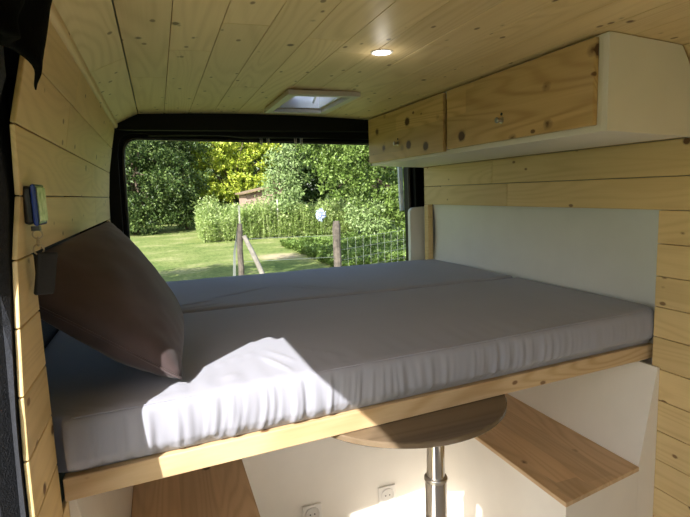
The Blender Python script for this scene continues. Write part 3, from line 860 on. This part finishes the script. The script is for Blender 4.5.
# big tree at right, nearer
tree('broadleaf_tree', 'large fresh green tree on the right side of the garden', 'tree', (9.3,21.5,G),
     [(8.3,21.5,1.6,1.9,1.8,1.6),(10.2,21.5,1.0,2.2,2,2.2),(9.4,22,3.6,2.8,2.4,2.2),(10.6,20.5,-.7,1.3,1.2,1.2),(7.1,22,2.4,1.2,1.2,1.5),(7.6,21.4,.15,1.0,1.0,.6)], 26000, .15, M['leaf_mid'], 16, .2, clump=30, cluster=.24)
for k, (x, y, lab) in enumerate(((-8.0,42,'far dark tree beyond the left edge of the lawn'),(-1.5,41,'far dark tree seen through the left trees'),(4.0,42,'far dark tree behind the yellow conifer'),(13.0,40,'far dark tree behind the middle of the garden'),(20.0,38,'far dark tree beyond the large right tree'))):
    tree('broadleaf_tree', lab, 'tree', (x,y,G), [(x,y,.8,4.6,2.4,2.9),(x+.5,y,4.0,4.4,2.4,3.2),(x,y,-1,4.4,2,1.2)], 15000, .42, M['leaf_dark'], 30+k, .25, cluster=.8)
tree('leafy_shrub', 'low bright shrub below the right tree', 'shrub', (8.8,20.6,G),
     [(8.8,20.6,-1.25,.75,.6,.7),(8.2,20.9,-1.0,.5,.5,.7)], 2200, .13, M['leaf_pale'], 17, .04, cluster=.3)
tree('leafy_shrub', 'dark low shrub behind the wire fence at right', 'shrub', (11.0,19.5,G),
     [(11.0,19.5,-1.3,1.1,.8,.75),(12.4,20,-1.0,1.1,.9,1.0)], 3200, .15, M['leaf_dark'], 18, .05, cluster=.3)
# tree beside the van, outside the view, throws the shade on the lawn
tree('broadleaf_tree', 'tree standing on the lawn to the left of the van', 'tree', (-4.2,8.6,G),
     [(-3.6,8.6,2.0,1.5,1.5,1.4)], 3500, .22, M['leaf_mid'], 19, .14)
tree('broadleaf_tree', 'tall tree left of the van that shades the grass by the wire fence', 'tree', (-2.6,6.4,G),
     [(-2.2,6.6,5.2,1.9,1.8,1.3),(-.9,6.9,6.2,1.6,1.5,1.2)], 5000, .22, M['leaf_mid'], 22, .2)

# tall grass and nettles
def grass_patch(name, label, x0, x1, y0, y1, h, n, seed, mat, wd=.05):
    R_ = random.Random(seed); vs=[]; fs=[]
    for _ in range(n):
        x, y = R_.uniform(x0,x1), R_.uniform(y0,y1); z = G
        hh = h*R_.uniform(.45,1.08)*(.90+.55*noise.noise(V((x*1.1,y*.6,seed))))
        lean = V((R_.uniform(-.16,.16), R_.uniform(-.16,.16), 1)).normalized(); a = R_.uniform(0, math.pi); s = V((math.cos(a), math.sin(a), 0))*wd*.5
        p = V((x,y,z)); i = len(vs)
        vs += [tuple(p-s*.6), tuple(p+s*.6), tuple(p+lean*hh*.6+s), tuple(p+lean*hh), tuple(p+lean*hh*.6-s)]
        fs.append((i,i+1,i+2,i+3,i+4))
        for k in range(16):                      # leaves up the stem
            q = p+lean*hh*R_.uniform(.08,1.0); d = V((R_.uniform(-1,1), R_.uniform(-1,1), R_.uniform(-.1,.7))).normalized()
            leafquad(vs, fs, q, d, V((0,0,1)), .15, .07)
    m = MB(); m.add(vs, fs); o = m.build(name, mat); tag(o, label, 'tall grass', kind='stuff'); return o
grass_patch('tall_grass', 'tall pale green nettles and grass beyond the lawn', 1.7, 8.6, 22.0, 25.5, 1.55, 5200, 5, M['grass_tall'], .016)
grass_patch('meadow_grass', 'knee high grass along the wire fence at right', 4.2, 11.5, 11.5, 18.5, .30, 7000, 6, M['leaf_mid'], .04)

# shed
sh = tag(empty('garden_shed', (5.3, 28.5, G)), 'pinkish brown wooden shed half hidden behind the nettles', 'shed')
w = MB()
for k in range(14): w.bbox(4.45, 6.6, 27.5-.01*(k%2), 27.53, G+k*.145, G+.14+k*.145, .006)
w.prism([(4.47,G+2.0),(6.58,G+2.0),(6.58,G+2.45)], 1, 27.5, 27.56); w.box(4.45,4.49,27.5,30,G,G+2.0); w.box(6.56,6.6,27.5,30,G,G+2.4); w.box(4.45,6.6,29.96,30,G,G+2.0)
w.build('wall', M['shed'], sh)
w = MB(); w.hexa([(4.25,27.2,G+1.98),(6.9,27.2,G+2.52),(6.9,30.2,G+2.52),(4.25,30.2,G+1.98)], [(4.25,27.2,G+2.06),(6.9,27.2,G+2.60),(6.9,30.2,G+2.60),(4.25,30.2,G+2.06)]); w.build('roof', M['roofm'], sh)

# flower cluster
fl = tag(empty('flower_cluster', (6.30, 20.2, G)), 'round cluster of white blossom in front of the right tree', 'flowers')
R_ = random.Random(9); vs=[]; fs=[]
for _ in range(500):
    d = rv(R_); p = V((6.30,20.2,-.93)) + V((d.x*.19,d.y*.17,d.z*.25))*R_.uniform(.5,1); leafquad(vs, fs, p, rv(R_), rv(R_), .07, .06)
w = MB(); w.add(vs, fs); w.build('petals', M['petal'], fl)
w = MB(); w.tube([(6.30,20.2,G),(6.32,20.2,-1.5),(6.30,20.2,-.95)], .014, 6); w.build('stem', M['leaf_dark'], fl)

# fence posts
def rough_post(w, x, y, z0, z1, r_, tilt=(0,0)):
    n_ = 9; pts=[]; rs=[]
    for i in range(n_):
        t_ = i/(n_-1); pts.append((x+tilt[0]*t_+.01*nz3(x,t_*4,1), y+tilt[1]*t_, z0+(z1-z0)*t_)); rs.append(r_*(1+.12*nz3(x*3,t_*5,2)))
    rs[-1] *= .75; w.tube(pts, rs, 9)
fp = tag(empty('fence_post', (1.43, 10.0, G)), 'tall weathered fence post with leaning brace at left', 'fence post', 'fence posts behind the van')
w = MB(); rough_post(w, 1.43, 10.0, G, -.55, .058, (.03,0)); w.build('post', M['post'], fp)
w = MB(); w.tube([(1.44,10.08,G),(1.475,10.08,-.9),(1.485,10.08,-.20)], .018, 6); w.build('stake', M['stake'], fp)
w = MB(); w.tube([(1.525,9.95,-.78),(1.70,9.9,-1.2),(1.98,9.85,G)], [.045,.05,.05], 8); w.build('brace', M['post_pale'], fp)
w = MB()
for dx in (-.14,-.115,-.10): w.tube([(1.40+dx,10.02,G),(1.42+dx*.7,10.02,-1.1),(1.46+dx*.2,10.02,-.6)], .010, 5)
w.build('rolled_wire', M['wire'], fp)
fp2 = tag(empty('fence_post', (3.44, 10.0, G)), 'short dark wooden fence post in the middle of the lawn', 'fence post', 'fence posts behind the van')
w = MB(); rough_post(w, 3.44, 10.0, G, -.60, .085, (.005,0)); w.build('post', M['post'], fp2)
for k, (x, y, z1, lab) in enumerate(((5.35,22.5,.12,'thin pale stake beside the young tree, the right one'),(4.95,22.3,-.25,'thin pale stake beside the young tree, the left one'))):
    w = MB(); w.tube([(x,y,G),(x+.02,y,z1)], .03, 6); tag(w.build('garden_stake', M['stake']), lab, 'stake', 'stakes by the young tree')
# wire mesh between and beyond the posts
fn = tag(empty('wire_fence', (6.0, 10.6, G)), 'square wire mesh fence running right from the short post', 'wire fence')
w = MB()
P0, P1 = V((3.5,10.0,0)), V((9.5,13.4,0)); tops, H = -.98, 5
for k in range(5):
    z = G+.08+k*.22; w.tube([P0+V((0,0,z)), P1+V((0,0,z))], .003, 4)
for k in range(27):
    p = P0.lerp(P1, k/26); w.tube([p+V((0,0,G+.05)), p+V((0,0,G+.98))], .003, 4)
w.build('mesh', M['wire'], fn)
w = MB(); w.tube([(1.46,10,-.85),(3.44,10,-.9)], .004, 4); w.tube([(1.46,10,-1.3),(3.44,10,-1.35)], .004, 4); w.build('strand', M['wire'], fn)
for p_ in ((9.5,13.4),):
    w = MB(); rough_post(w, p_[0], p_[1], G, -.75, .06); w.build('end_post', M['post'], fn)

# ------------------------------------------------------------------ lift everything onto the ground plane
for ob in list(COL.objects):
    if ob.parent is None: ob.location.z += ZOFF

# ------------------------------------------------------------------ light
world = bpy.data.worlds.new('sky'); scene.world = world; world.use_nodes = True
nt = world.node_tree; bg = nt.nodes['Background']
sky = nt.nodes.new('ShaderNodeTexSky'); sky.sky_type = 'NISHITA'; sky.sun_disc = False
sky.sun_elevation = math.radians(36); sky.sun_rotation = math.radians(223); sky.air_density = 1.0; sky.dust_density = 2.0
nt.links.new(sky.outputs[0], bg.inputs[0]); bg.inputs[1].default_value = .225
sun = bpy.data.objects.new('sun', bpy.data.lights.new('sun', 'SUN')); COL.objects.link(sun)
sun.data.energy = 7.6; sun.data.angle = math.radians(.55); sun.data.color = (1, .965, .91)
sd = V((.68, .73, -.72)).normalized()
sun.rotation_euler = sd.to_track_quat('-Z', 'Y').to_euler()
sl = bpy.data.objects.new('spot_lamp', bpy.data.lights.new('spot_lamp', 'POINT')); COL.objects.link(sl)
sl.location = (.707, 1.545, .37+ZOFF); sl.data.energy = .15; sl.data.shadow_soft_size = .02; sl.data.color = (1,.93,.82)

# ------------------------------------------------------------------ camera
cam = bpy.data.objects.new('camera', bpy.data.cameras.new('camera')); COL.objects.link(cam)
cx_, cy_, f_ = 345.0, 258.5, 510.0
p = V((157-cx_, cy_-198, f_)); u = V((1, .035, 0)); t_ = -p.dot(p)/u.dot(p); d2 = (p+u*t_).normalized(); d1 = p.normalized()
if d2.x < 0: d2 = -d2
up = d1.cross(d2)
if up.y < 0: up = -up
Rr = Matrix((d2, d1, up))          # camera (right, up, forward) -> world
right, upv, fwd = Rr @ V((1,0,0)), Rr @ V((0,1,0)), Rr @ V((0,0,1))
m3 = Matrix((right, upv, -fwd)).transposed()
cam.matrix_world = Matrix.Translation((0, 0, ZOFF)) @ m3.to_4x4()
cam.data.sensor_width = 36; cam.data.lens = f_/690*36; cam.data.clip_start = .01; cam.data.clip_end = 300
scene.camera = cam
scene.view_settings.view_transform = 'Standard'; scene.view_settings.look = 'None'
scene.view_settings.gamma = 1; scene.view_settings.exposure = .58; scene.view_settings.use_curve_mapping = False
scene.cycles.use_denoising = True
scene.cycles.max_bounces = 10; scene.cycles.diffuse_bounces = 7
